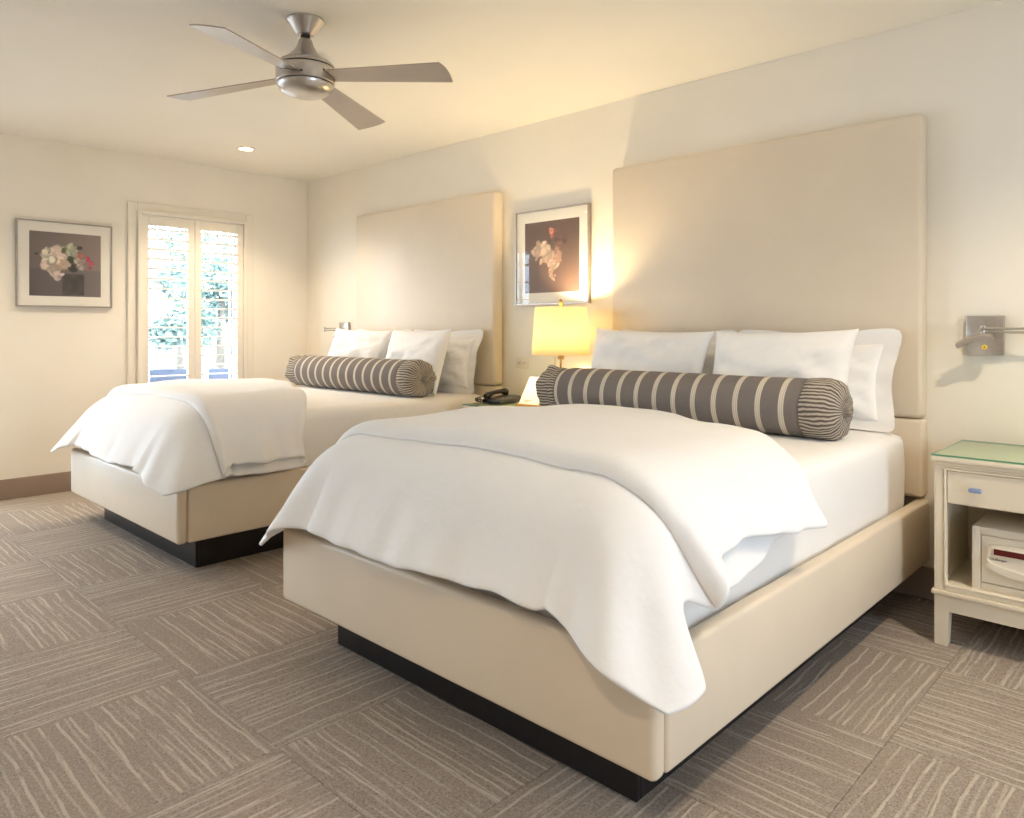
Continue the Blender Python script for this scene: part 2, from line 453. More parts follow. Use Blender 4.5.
portal('daylight_portal', (RX + WT + .01, (W3[0]+W3[1])/2, (W3[2]+W3[3])/2), W3[3]-W3[2], W3[1]-W3[0], (0, R(90), 0))

# ------------------------------------------------------------------ beds
BED = {'near': 4.298, 'far': 1.722}
HALF = .81; YF = -2.171; ZB = .169; ZR = .44
def make_frame(cx, label):
    t = thing('upholstered_bed', (cx, -1.1, 0), label, 'bed', 'upholstered beds')
    boxes('headboard', 'vinyl', [(cx-HALF-.012, cx+HALF-.012, -.092, -.002, .79, 2.10)], t, .022, 4)
    boxes('lower_headboard_panel', 'vinyl', [(cx-HALF-.008, cx+HALF-.010, -.088, -.002, .452, .786)], t, .016, 3)
    boxes('foot_panel', 'vinyl', [(cx-HALF, cx+HALF, YF, YF+.05, ZB, ZR)], t, .018, 4)
    for s in (-1, 1):
        a, b = sorted((cx + s*HALF, cx + s*(HALF-.05)))
        boxes('side_panel', 'vinyl', [(a, b, YF+.0505, -.012, ZB, ZR)], t, .014, 3)
    boxes('platform', 'deck', [(cx-HALF+.05, cx+HALF-.05, YF+.05, -.095, .30, .36)], t)
    r = .147
    x0, x1, y0, y1 = cx-HALF+r, cx+HALF-r, YF+r, -.15
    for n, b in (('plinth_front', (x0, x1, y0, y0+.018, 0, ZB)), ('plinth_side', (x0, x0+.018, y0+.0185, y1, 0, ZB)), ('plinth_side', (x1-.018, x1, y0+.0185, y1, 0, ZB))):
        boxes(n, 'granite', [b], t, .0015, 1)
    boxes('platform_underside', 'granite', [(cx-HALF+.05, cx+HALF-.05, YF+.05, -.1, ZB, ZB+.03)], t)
    return t
make_frame(BED['near'], 'beige vinyl bed frame with tall headboard nearest the camera, beside the safe')
make_frame(BED['far'], 'beige vinyl bed frame with tall headboard farther away, next to the shuttered window')

def rounded_slab(name, mat, x0, x1, y0, y1, z0, z1, r, seg, seed, amp, parent=None):
    """mattress: rounded box with slightly bulging sides and a few pulled-sheet creases"""
    bm = bmesh.new(); box(bm, x0, x1, y0, y1, z0, z1)
    bmesh.ops.subdivide_edges(bm, edges=bm.edges, cuts=26, use_grid_fill=True)
    cx, cy, cz = (x0+x1)/2, (y0+y1)/2, (z0+z1)/2; h = Vector(((x1-x0)/2, (y1-y0)/2, (z1-z0)/2))
    for v in bm.verts:
        d = v.co - Vector((cx, cy, cz)); q = Vector([max(-h[i]+r, min(h[i]-r, d[i])) for i in range(3)])
        e = d - q
        if e.length > 1e-6: d = q + e.normalized()*r*min(1, max(abs(e[0]), abs(e[1]), abs(e[2]))/r)
        n = noise.noise(Vector((d[0]*6+seed, d[1]*6, d[2]*2.5)))
        side = max(abs(d[0])/h[0], abs(d[1])/h[1])
        k = 1 + amp*n/h[0]*(1 if side > .95 else 0)
        bulge = 1 + .012*(1-(d[2]/h[2])**2)
        v.co = Vector((cx + d[0]*k*bulge, cy + d[1]*min(k, 1.0), cz + d[2] + (amp*.4*noise.noise(Vector((d[0]*3, d[1]*3, seed))) if d[2] > h[2]*.7 else 0)))
        # the covered foot end is pressed round by the weight of the duvet
        rp = math.hypot(max(0, abs(v.co.x-cx)-.50), max(0, -1.90-v.co.y))
        drop = .26 - math.sqrt(max(0, .26**2 - rp*rp)) if rp < .2296 else .138 + (rp-.2296)*1.88
        lim = .735 - drop
        w = max(0, min(1, (-1.45 - v.co.y)/.25))
        if v.co.z > lim and w > 0: v.co.z += (max(z0+.02, lim) - v.co.z)*w
    return from_bm(name, bm, mat, parent, True)
ZM = .735
def make_mattress(cx, seed, label):
    o = rounded_slab('mattress', 'sheet', cx-.742, cx+.742, YF+.075, -.098, .361, ZM, .055, 4, seed, .006)
    tag(o, label, 'mattress', 'mattresses on the two beds')
make_mattress(BED['near'], 1.3, 'mattress tucked in a white sheet on the nearer bed')
make_mattress(BED['far'], 5.1, 'mattress tucked in a white sheet on the farther bed')

# duvets: one continuous cloth draped over the foot of the bed and folded back on itself
def smooth01(t): t = max(0, min(1, t)); return t*t*(3-2*t)
def lerp_tab(tab, x):
    if x <= tab[0][0]: return tab[0][1]
    for (a, b), (c, d) in zip(tab, tab[1:]):
        if x <= c: return b + (d-b)*smooth01((x-a)/(c-a))
    return tab[-1][1]
def make_duvet(cx, seed, fold_tab, flap_y, hang_low, hang_up, hang_foot, label, tip=.20, zt=.792):
    XI, YI = .52, -1.92
    PHI = R(62)
    def prof(r, off):
        rr = .26 + off; arc = rr*PHI
        if r <= arc: a = r/rr; return rr*math.sin(a), rr*(1-math.cos(a))
        return rr*math.sin(PHI) + (r-arc)*math.cos(PHI), rr*(1-math.cos(PHI)) + (r-arc)*math.sin(PHI)
    NU = 96
    def place(u, v, off, y=None):
        """u: cloth distance from the bed's middle line, v: distance up the bed from the foot edge"""
        da = abs(u) - XI; db = -v
        s = 1 if u > 0 else -1
        bx, by = (s*XI if da > 0 else u), (YI if db > 0 else YI + v)
        # puffy top: higher in the middle, quilted lumps
        top = zt - .034*smooth01((v-.55)/.65) + off + .012*(1-min(1, abs(u)/XI)**2) + .014*noise.noise(Vector((u*2.2+seed, v*2.2, off*9))) + .005*noise.noise(Vector((u*6+seed, v*6, off*9)))
        if da <= 0 and db <= 0: return Vector((cx+bx, by, top)), 0
        if da > 0 and db > 0:
            r = math.hypot(da, db); th = math.atan2(db, da)
            if r > .46: r = .46 + tip*(1-math.exp(-(r-.46)/tip))
            dx, dy = math.cos(th)*s, -math.sin(th); par = th*.35 + s*5
        elif da > 0: r, dx, dy, par = da, s, 0, by*1.0 + s*5
        else: r, dx, dy, par = db, 0, -1, bx
        o_, dr = prof(r, off)
        if da > 0 and db > 0: o_ *= 1 + .24*math.sin(2*th)**2*smooth01(r/.4)
        hangf = smooth01((r-.2)/.3)
        cf = 1.0 + (1.5*smooth01((db+.25)/.25) if da > 0 else 0) + (1.2 if off > .02 and da > 0 else 0)
        w = hangf*cf*((.007 if da > 0 else .004)*math.sin(par*19+seed*3) + .004*math.sin(par*41+seed) + .02*noise.noise(Vector((par*3.1, seed, r*1.5))))
        o_ += w; dr += hangf*.012*noise.noise(Vector((par*6, seed*2, 1.0)))
        return Vector((cx+bx+dx*o_, by+dy*o_, top-dr)), r
    rows = []
    def row(vfun, off, hl, hr):
        out = []
        for k in range(NU+1):
            t = -1 + 2*k/NU
            # denser spacing at the hanging sides
            h = (XI + (hr if t > 0 else hl)); u = t*h
            p, r = place(u, vfun(u), off)
            out.append(p)
        rows.append(out)
    yfold = lambda u: lerp_tab(fold_tab, max(-.9, min(1.0, u)))
    NL = 64
    for i in range(NL+1):
        q = i/NL
        def vf(u, q=q): return -hang_foot*(1+.03*math.sin(u*5+seed)) + q*((yfold(u) - YI) + hang_foot)
        yy = YI + (-hang_foot + q*(-1.05-YI+hang_foot))
        row(vf, 0.0, lerp_tab(hang_low, yy)*.9, lerp_tab(hang_low, yy))
    OFF = .040
    hl0, hr0 = lerp_tab(hang_low, -1.05), lerp_tab(hang_up, -1.1)
    for i in range(1, 7):
        a = math.pi*i/7
        def vf(u, a=a): return yfold(u) - YI + .03*math.sin(a)
        f = i/7
        row(vf, OFF/2*(1-math.cos(a)), hl0*.9, hl0*(1-f)+hr0*f)
    NF = 44
    for i in range(NF+1):
        q = i/NF
        def vf(u, q=q):
            e = flap_y + .012*math.sin(u*4+seed) 
            return (yfold(u)*(1-q) + e*q) - YI
        yy = -1.05*(1-q) + flap_y*q
        off = OFF*math.sqrt(max(0.04, 1-(max(0, q-.955)/.045)**2))
        row(vf, off, lerp_tab(hang_up, yy), lerp_tab(hang_up, yy))
    me = grid_mesh('duvet', rows)
    o = newobj('duvet', me, 'linen', None, True)
    so = o.modifiers.new('thickness', 'SOLIDIFY'); so.thickness = .016; so.offset = 0
    su = o.modifiers.new('soften', 'SUBSURF'); su.levels = 1; su.render_levels = 1
    return tag(o, label, 'duvet', 'folded white duvets')
make_duvet(BED['near'], 2.1, [(-.9, -.76), (-.5, -.76), (-.15, -.80), (.42, -1.07), (.72, -1.24), (.92, -1.32)], -2.0,
           [(-2.5, .60), (-2.14, .60), (-2.02, .38), (-1.86, .43), (-1.6, .43), (-1.3, .37)],
           [(-2.0, .44), (-1.88, .39), (-1.6, .38), (-1.1, .425)], .476,
           'white duvet folded back in a wide flap on the nearer bed')
make_duvet(BED['far'], 7.4, [(-.9, -.93), (-.68, -.97), (.07, -1.24), (.5, -1.40), (.95, -1.56)], -2.0,
           [(-2.5, .47), (-2.1, .49), (-1.6, .50), (-1.1, .50)],
           [(-1.95, .52), (-1.85, .50), (-1.6, .50), (-1.1, .50)], .476,
           'white duvet folded back on the farther bed by the window', tip=.10)

# pillows
BOL_Y, BOL_Z = -.578, ZM + .117
def make_pillow(w, h, t, flange, seed):
    N = 30
    def thick(a, b):
        a, b = min(1, abs(a)), min(1, abs(b))
        return t/2*((1-a**2.6)*(1-b**2.6))**.55
    front, back = [], []
    for i in range(N+1):
        b = -1 + 2*i/N; rf, rb = [], []
        for j in range(N+1):
            a = -1 + 2*j/N
            x = a*w/2*(1-.09*(1-b*b)*abs(a)**3); z = b*h/2*(1-.10*(1-a*a)*abs(b)**3)
            wr = noise.noise(Vector((a*3.1+seed, b*3.1, 0)))*.018 + noise.noise(Vector((a*8+seed, b*4+a*3, 3)))*.010 + abs(noise.noise(Vector((a*4-b*5+seed, b*2+a, 7))))*.014
            edge = (1-abs(a)**6)*(1-abs(b)**6)
            wob = .012*noise.noise(Vector((a*2.2, b*2.2, seed*3)))*(1-edge)
            th = thick(a, b)
            rf.append(Vector((x, -th + wr*edge + wob, z))); rb.append(Vector((x, th + wr*edge*.5 + wob, z)))
        front.append(rf); back.append(rb)
    me = bpy.data.meshes.new('pillow'); bm = bmesh.new()
    F = [[bm.verts.new(p) for p in r] for r in front]; B = [[bm.verts.new(p) for p in r] for r in back]
    for G, fl in ((F, False), (B, True)):
        for i in range(N):
            for j in range(N):
                q = (G[i][j], G[i][j+1], G[i+1][j+1], G[i+1][j]); bm.faces.new(q[::-1] if fl else q)
    def rim(): return [(0, j) for j in range(N)] + [(i, N) for i in range(N)] + [(N, j) for j in range(N, 0, -1)] + [(i, 0) for i in range(N, 0, -1)]
    bmesh.ops.remove_doubles(bm, verts=bm.verts, dist=1e-5)
    if flange:
        bm.verts.ensure_lookup_table()
        ring = []
        for (i, j) in rim():
            p = (front[i][j]+back[i][j])/2; a, b = -1+2*j/N, -1+2*i/N
            ca, cb = (math.copysign(1, a) if abs(a) > .999 else 0), (math.copysign(1, b) if abs(b) > .999 else 0)
            fl = flange*(1+.12*noise.noise(Vector((a*3, b*3, seed))))
            wv = .007*math.sin((a-b)*6+seed)
            e = p + Vector((ca*fl + (a*.01), wv, cb*fl + b*.01))
            ring.append((p*.93, (p*.35+e*.65), e))
        n = len(ring)
        for s in (-.002, .002):
            vs = [[bm.verts.new(q + Vector((0, s*(1 if k else .4), 0))) for k, q in enumerate(r)] for r in ring]
            for k in range(n):
                for m in range(2):
                    q = (vs[k][m], vs[k][m+1], vs[(k+1) % n][m+1], vs[(k+1) % n][m]); bm.faces.new(q if s < 0 else q[::-1])
    bmesh.ops.recalc_face_normals(bm, faces=bm.faces)
    bm.to_mesh(me); bm.free()
    o = newobj('pillow', me, 'pillow', None, True)
    su = o.modifiers.new('soften', 'SUBSURF'); su.levels = 1; su.render_levels = 1
    return o
def put_pillow(cx, dx, y, z, lean, roll, w, h, t, fl, seed, yaw, label, group):
    o = make_pillow(w, h, t, fl, seed)
    o.location = (cx+dx, y, z); o.rotation_euler = (R(-lean), R(roll), R(yaw))
    # rest flat on the mattress and dent against the bolster in front
    mw = Matrix.Translation(o.location) @ o.rotation_euler.to_matrix().to_4x4(); mi = mw.inverted()
    for v in o.data.vertices:
        p = mw @ v.co
        dy, dz = p.y - BOL_Y, p.z - BOL_Z; d = math.hypot(dy, dz)
        if d < .128: p.y = BOL_Y + math.sqrt(.128**2 - dz*dz)
        p.y = min(p.y, -.096)
        p.z = max(p.z, ZM + .004)
        v.co = mi @ p
    return tag(o, label, 'pillow', group)
for key, which in (('near', 'nearer bed'), ('far', 'farther bed')):
    cx = BED[key]; g = 'pillows on the ' + which; s = 3 if key == 'near' else 11
    put_pillow(cx, -.378, -.18, ZM+.208, 12, 0, .62, .355, .13, .045, s+1.1, 0, 'white flanged pillow against the headboard of the %s, window side, mostly hidden' % which, g)
    put_pillow(cx, .355, -.18, ZM+.208, 12, 0, .64, .350, .13, .050, s+2.7, 0, 'white flanged pillow against the headboard of the %s, end farther from the window' % which, g)
    put_pillow(cx, -.425, -.360, ZM+.218, 19, 1.5, .72, .475, .17, 0, s+4.2, 2, 'plain white pillow just behind the bolster of the %s, half nearer the window' % which, g)
    put_pillow(cx, .275, -.360, ZM+.218, 19, -1.0, .70, .47, .17, 0, s+5.9, -3, 'plain white pillow just behind the bolster of the %s, half farther from the window' % which, g)

# bolsters
def make_bolster(cx, dx, seed, label):
    L0, L1, Rb = -.70, .585, .120
    y, z = BOL_Y, BOL_Z
    t = thing('bolster', (cx+dx, y, ZM), label, 'bolster', 'striped bolsters')
    n = 56
    def ring(h, r, ph=0, amp=0, k=9):
        out = []
        for i in range(n):
            a = 2*math.pi*i/n
            rr = r*(1 + amp*math.sin(k*a+ph+seed) + amp*.5*math.sin((k*2+1)*a+seed*2))
            zz = rr*math.sin(a)
            if zz < -Rb*.93: zz = -Rb*.93 + (zz+Rb*.93)*.3
            out.append(Vector((h + .006*noise.noise(Vector((math.cos(a)*2+seed, math.sin(a)*2, h*3))), rr*math.cos(a), zz)))
        return out
    def skin(name, rings, mat, capend=None):
        bm = bmesh.new(); V = [[bm.verts.new(p + Vector((cx+dx, y, z))) for p in r] for r in rings]
        for a, b in zip(V, V[1:]):
            for i in range(n): bm.faces.new((a[i], a[(i+1) % n], b[(i+1) % n], b[i]))
        bm.faces.new(V[0][::-1]); bm.faces.new(V[-1])
        bmesh.ops.recalc_face_normals(bm, faces=bm.faces)
        o = from_bm(name, bm, mat, t, True, Vector((cx+dx, y, z))); o.location = (0, 0, z-ZM)
        return o
    rs = []
    for i in range(41):
        h = L0 + (L1-L0)*i/40
        r = Rb*(1 - .10*smooth01((.06-(h-L0))/.06)) * (1+.02*noise.noise(Vector((h*5, seed, 0))))
        rs.append(ring(h, r))
    skin('bolster_body', rs, 'bolster')
    # right end: pinstripe fabric wrapped round and gathered into a knot
    e = [(L1-.005, Rb*1.02, 0), (L1+.03, Rb*1.035, .012), (L1+.07, Rb*1.03, .025), (L1+.10, Rb*.97, .045), (L1+.122, Rb*.80, .08), (L1+.132, Rb*.58, .12),
         (L1+.130, Rb*.36, .16), (L1+.122, Rb*.20, .18), (L1+.135, Rb*.16, .16), (L1+.150, Rb*.17, .2), (L1+.155, Rb*.10, .2), (L1+.150, Rb*.04, .1)]
    skin('gathered_end', [ring(h, r, h*14, a, 8) for h, r, a in e], 'gather')
    # left end: loose sleeve that narrows and opens again
    e = [(L0+.005, Rb*.93, 0), (L0-.02, Rb*.96, .02), (L0-.045, Rb*.90, .05), (L0-.07, Rb*.98, .06), (L0-.10, Rb*1.0, .07), (L0-.105, Rb*.96, .07), (L0-.08, Rb*.80, .08), (L0-.05, Rb*.5, .08), (L0-.045, Rb*.2, .05)]
    skin('sleeve_end', [ring(h, r, h*9, a, 5) for h, r, a in e], 'gather')
    return t
make_bolster(BED['near'], -.06, 1.0, 'grey bolster with cream stripes lying across the nearer bed')
make_bolster(BED['far'], -.055, 4.0, 'grey bolster with cream stripes lying across the farther bed')

# ------------------------------------------------------------------ nightstands
def make_nightstand(x0, label):
    w, yf, yb_ = .72, -.478, -.03
    x1 = x0 + w
    t = thing('nightstand', ((x0+x1)/2, (yf+yb_)/2, 0), label, 'nightstand', 'cream nightstands')
    ZS, ZT = .205, .702
    boxes('top', 'paint', [(x0-.008, x1+.008, yf-.018, yb_+.01, .682, ZT)], t, .004, 2)
    g = boxes('glass_top', 'topglass', [(x0-.006, x1+.006, yf-.016, yb_+.008, ZT+.0004, ZT+.0072)], t)
    g.data.materials.append(M['glassedge'])
    for p in g.data.polygons:
        if abs(p.normal.z) < .5: p.material_index = 1
    boxes('cornice', 'paint', [(x0+.002, x1-.002, yf-.010, yb_, .670, .682)], t, .003, 1)
    for a, b in ((x0, x0+.018), (x1-.018, x1)):
        boxes('side_panel', 'paint', [(a, b, yf+.0005, yb_, ZS, .670)], t, .002, 1)
    boxes('back_panel', 'paint', [(x0+.018, x1-.018, yb_-.012, yb_, ZS, .670)], t)
    # face frame with a stepped inner moulding
    boxes('face_frame', 'paint', [(x0, x0+.033, yf-.004, yf+.02, ZS, .670), (x1-.033, x1, yf-.004, yf+.02, ZS, .670),
          (x0+.033, x1-.033, yf-.004, yf+.02, ZS, ZS+.018), (x0+.033, x1-.033, yf-.004, yf+.02, .660, .670)], t, .003, 1)
    boxes('inner_moulding', 'paint', [(x0+.033, x0+.041, yf-.009, yf+.018, ZS+.018, .660), (x1-.041, x1-.033, yf-.009, yf+.018, ZS+.018, .660),
          (x0+.041, x1-.041, yf-.009, yf+.018, ZS+.018, ZS+.026), (x0+.041, x1-.041, yf-.009, yf+.018, .652, .660)], t, .002, 1)
    boxes('shelf', 'paint', [(x0+.018, x1-.018, yf+.02, yb_-.012, ZS, ZS+.016)], t)
    boxes('drawer_divider', 'paint', [(x0+.018, x1-.018, yf+.03, yb_-.012, .524, .533)], t)
    d = boxes('drawer', 'paint', [(x0+.043, x1-.043, yf-.002, yf+.018, .531, .650)], t, .002, 1)
    for kx in (x0+.135, x1-.135):
        bm = bmesh.new(); box(bm, kx-.020, kx+.020, yf-.026, yf-.012, .584, .600, .003, 1); box(bm, kx-.006, kx+.006, yf-.014, yf-.002, .587, .597)
        from_bm('pull', bm, 'bluepull', d, 35, t.location)
    boxes('base_moulding', 'paint', [(x0-.008, x1+.008, yf-.014, yb_, .188, ZS)], t, .004, 2)
    boxes('apron', 'paint', [(x0+.05, x1-.05, yf, yf+.018, .128, .188)], t, .001, 1)
    for a, b in ((x0+.002, x0+.02), (x1-.02, x1-.002)):
        boxes('side_apron', 'paint', [(a, b, yf+.05, yb_-.05, .128, .188)], t)
    for sx, xa in ((1, x0), (-1, x1)):
        for sy, yy in ((1, yf), (-1, yb_)):
            bm = bmesh.new(); box(bm, min(xa, xa+sx*.052), max(xa, xa+sx*.052), min(yy, yy+sy*.052), max(yy, yy+sy*.052), 0, .188)
            for v in bm.verts:
                if v.co.z < .01:
                    if abs(v.co.x - (xa+sx*.052)) < .001: v.co.x -= sx*.010
                    if abs(v.co.y - (yy+sy*.052)) < .001: v.co.y -= sy*.010
            from_bm('leg', bm, 'paint', t, False, t.location)
    return t
make_nightstand(5.238, 'cream nightstand with open shelf holding the safe')
make_nightstand(2.652, 'cream nightstand between the two beds, under the lit lamp')

# safe on the shelf of the right-hand nightstand
def text_mesh(name, body, size, loc, rot, mat, parent, extrude=.0004):
    cu = bpy.data.curves.new(name, 'FONT'); cu.body = body; cu.size = size; cu.extrude = extrude; cu.align_x = 'LEFT'
    tmp = bpy.data.objects.new(name, cu); C.objects.link(tmp)
    me = bpy.data.meshes.new_from_object(tmp.evaluated_get(bpy.context.evaluated_depsgraph_get()))
    bpy.data.objects.remove(tmp); 
    o = newobj(name, me, mat, parent); o.location = Vector(loc) - parent.location; o.rotation_euler = rot
    return o
sx0, sx1, sy, sz0, sz1 = 5.350, 5.79, -.435, .2215, .452
t = thing('safe', ((sx0+sx1)/2, -.25, sz0), 'ivory electronic room safe with dark red display on nightstand shelf', 'safe')
boxes('safe_body', 'safe', [(sx0, sx1, sy+.012, -.06, sz0, sz1)], t, .006, 2)
boxes('front_rim', 'safe', [(sx0, sx0+.028, sy, sy+.014, sz0, sz1), (sx1-.028, sx1, sy, sy+.014, sz0, sz1), (sx0+.028, sx1-.028, sy, sy+.014, sz1-.028, sz1), (sx0+.028, sx1-.028, sy, sy+.014, sz0, sz0+.028)], t, .004, 2)
d = boxes('door', 'safe', [(sx0+.030, sx1-.030, sy+.003, sy+.014, sz0+.030, sz1-.030)], t, .002, 1)
# moulded control panel with a curved lower lip
bm = bmesh.new(); px0, px1, pz0, pz1 = sx0+.052, sx1-.052, .312, .402
N = 24; top, bot = [], []
for k in range(N+1):
    q = k/N; x = px0 + (px1-px0)*q; bulge = math.sin(math.pi*q)**.5
    top.append((x, pz1 - .012*(1-bulge))); bot.append((x, pz0 - .035*bulge + .012))
def prism(bm, top, bot, ya_, yb2):
    A = [bm.verts.new((x, ya_, z)) for x, z in top]; B = [bm.verts.new((x, ya_, z)) for x, z in bot]
    A2 = [bm.verts.new((x, yb2, z)) for x, z in top]; B2 = [bm.verts.new((x, yb2, z)) for x, z in bot]
    for k in range(len(A)-1):
        bm.faces.new((A[k], A[k+1], B[k+1], B[k])); bm.faces.new((A2[k], B2[k], B2[k+1], A2[k+1]))
        bm.faces.new((A[k], A2[k], A2[k+1], A[k+1])); bm.faces.new((B[k], B[k+1], B2[k+1], B2[k]))
    bm.faces.new((A[0], B[0], B2[0], A2[0])); bm.faces.new((A[-1], A2[-1], B2[-1], B[-1]))
    bmesh.ops.recalc_face_normals(bm, faces=bm.faces)
prism(bm, top, bot, sy-.012, sy+.004)
cp = from_bm('control_panel', bm, 'safe', t, 35, t.location)
bm = bmesh.new()
prism(bm, [(x, z+.020) for x, z in bot], [(x, z-.006) for x, z in bot], sy-.020, sy-.010)
from_bm('lower_lip', bm, 'safe', t, 35, t.location)
boxes('display_bezel', 'safe', [(px0+.012, px0+.128, sy-.016, sy-.011, .358, .390)], t, .003, 2)
boxes('display', 'reddisplay', [(px0+.020, px0+.120, sy-.0175, sy-.0155, .363, .384)], t)
text_mesh('lettering', 'Challenger', .0125, (px0+.006, sy-.0125, .342), (R(90), 0, 0), 'ink', t)
boxes('keypad_button', 'keys', [(px1-.09+.022*i, px1-.073+.022*i, sy-.016, sy-.011, .345+.016*j, .357+.016*j) for i in range(3) for j in range(3)], t)
o = boxes('socket_box', 'outlet', [(5.256+.045, 5.256+.085, -.062, -.043, .30, .33)], None, .003, 1)
tag(o, 'small white plastic socket box at the back of the nightstand shelf', 'socket')

# ------------------------------------------------------------------ table lamp, telephone and card on the middle nightstand
ZN = .7096
lx, ly = 3.235, -.255
t = thing('table_lamp', (lx, ly, ZN), 'lit table lamp with cream drum shade between the beds', 'lamp')
lathe_obj('base', 'brass', [(.075, 0), (.075, .012), (.03, .02), (.014, .035)], (lx, ly, ZN), t)
lathe_obj('body', 'card', [(.014, .03), (.045, .05), (.058, .10), (.052, .16), (.025, .215), (.014, .235)], (lx, ly, ZN), t)
tube_obj('stem', 'brass', [(lx, ly, ZN+.23), (lx, ly, ZN+.62)], .006, t)
lathe_obj('socket', 'brass', [(.017, .285), (.019, .30), (.019, .34), (.015, .35)], (lx, ly, ZN), t)
for q in (-1, 1): tube_obj('pull_chain', 'brass', [(lx+q*.02, ly-.03, ZN+.30), (lx+q*.02, ly-.03, ZN+.24)], .0025, t, 6)
bm = bmesh.new(); lathe(bm, [(.170, 1.022), (.151, 1.298)], (lx, ly, 0), 72, cap=False)
sh = from_bm('shade', bm, 'shade', t, True, t.location)
so = sh.modifiers.new('thickness', 'SOLIDIFY'); so.thickness = .002
for r_, z_ in ((.1705, 1.020), (.1515, 1.294)):
    lathe_obj('shade_trim', 'wood', [(r_, z_), (r_+.0015, z_+.001), (r_+.0015, z_+.005), (r_, z_+.006)], (lx, ly, 0), sh, 72, cap=False)
    sh.children[-1].location = (0, 0, 0)
for k in range(3):
    a = 2*math.pi*k/3+.4; tube_obj('spider_arm', 'brass', [(lx, ly, 1.295), (lx+.150*math.cos(a), ly+.150*math.sin(a), 1.292)], .002, t, 6)
lathe_obj('finial', 'brass', [(.006, 1.30), (.010, 1.315), (.014, 1.328), (.011, 1.340), (.002, 1.346)], (lx, ly, 0), t, 20)
lathe_obj('bulb', 'bulb', [(.012, 1.05), (.018, 1.07), (.030, 1.105), (.030, 1.125), (.018, 1.148), (.002, 1.155)], (lx, ly, 0), t, 20)
pd = bpy.data.lights.new('lamp_bulb_light', 'POINT'); pd.energy = BULB_W; pd.color = (1.0, .78, .45); pd.shadow_soft_size = .04
po = bpy.data.objects.new('lamp_bulb_light', pd); C.objects.link(po); po.location = (lx, ly, 1.19)

# telephone
tx, ty = 2.745, -.25
t = thing('telephone', (tx, ty, ZN), 'black corded desk telephone on the middle nightstand', 'telephone')
bm = bmesh.new(); box(bm, tx-.08, tx+.08, ty-.095, ty+.095, ZN, ZN+.032, .006, 2)
for v in bm.verts:
    if v.co.z > ZN+.016: v.co.z += .10*(v.co.y-ty)
from_bm('phone_base', bm, 'black', t, 35, t.location)
kp = boxes('keypad', 'keys', [(tx-.005+.026*i, tx+.014+.026*i, ty-.06+.03*j, ty-.04+.03*j, ZN+.02, ZN+.0335+.1*(.03*j-.05)) for i in range(3) for j in range(4)], t)
pts = []
for k in range(15):
    q = -1 + 2*k/14; pts.append((tx-.048, ty+q*.095, ZN+.047 + .016*(1-q*q) + .010*q))
tube_obj('handset', 'black', pts, [.019, .022, .021, .017, .014, .013, .013, .013, .013, .013, .014, .017, .021, .022, .019], t, 14)
bm = bmesh.new(); cp_ = []
for k in range(120):
    q = k/119; cp_.append((tx-.075 + .01*math.cos(q*60), ty-.10-.05*math.sin(q*math.pi), ZN+.012+.008*math.sin(q*60)+.02*(1-q)))
tube(bm, cp_, .0022, 6); from_bm('coiled_cord', bm, 'black', t, True, t.location)
# remote-sized box beside it
t = thing('remote_control', (2.925, -.19, ZN), 'flat black remote lying between telephone and card holder', 'remote')
t.rotation_euler = (0, 0, 0)
boxes('remote_body', 'black', [(2.865, 2.985, -.215, -.165, ZN, ZN+.024)], t, .006, 2)
boxes('remote_key', 'keys', [(2.88+.018*i, 2.892+.018*i, -.202+.015*j, -.193+.015*j, ZN+.018, ZN+.0255) for i in range(5) for j in range(2)], t)
# leaning card in a wooden holder
hx0, hx1, hy = 2.985, 3.135, -.335
t = thing('card_holder', ((hx0+hx1)/2, hy, ZN), 'white card leaning in a honey wood holder in front of the lamp', 'card holder')
boxes('wooden_base', 'wood', [(hx0-.012, hx1+.012, hy-.03, hy+.05, ZN, ZN+.018)], t, .003, 2)
bm = bmesh.new(); box(bm, hx0, hx1, -.002, .002, 0, .185)
bmesh.ops.rotate(bm, verts=bm.verts, cent=(0, 0, 0), matrix=Matrix.Rotation(R(-33), 3, 'X'))
bmesh.ops.translate(bm, verts=bm.verts, vec=(0, hy-.012, ZN+.016))
from_bm('card', bm, 'card', t, False, t.location)
bm = bmesh.new()
for k in range(2): box(bm, hx0+.035, hx0+.075+.02*k, -.0028, -.002, .012+.010*k, .017+.010*k)
bmesh.ops.rotate(bm, verts=bm.verts, cent=(0, 0, 0), matrix=Matrix.Rotation(R(-33), 3, 'X'))
bmesh.ops.translate(bm, verts=bm.verts, vec=(0, hy-.012, ZN+.016))
from_bm('printed_lines', bm, 'greyink', t, False, t.location)

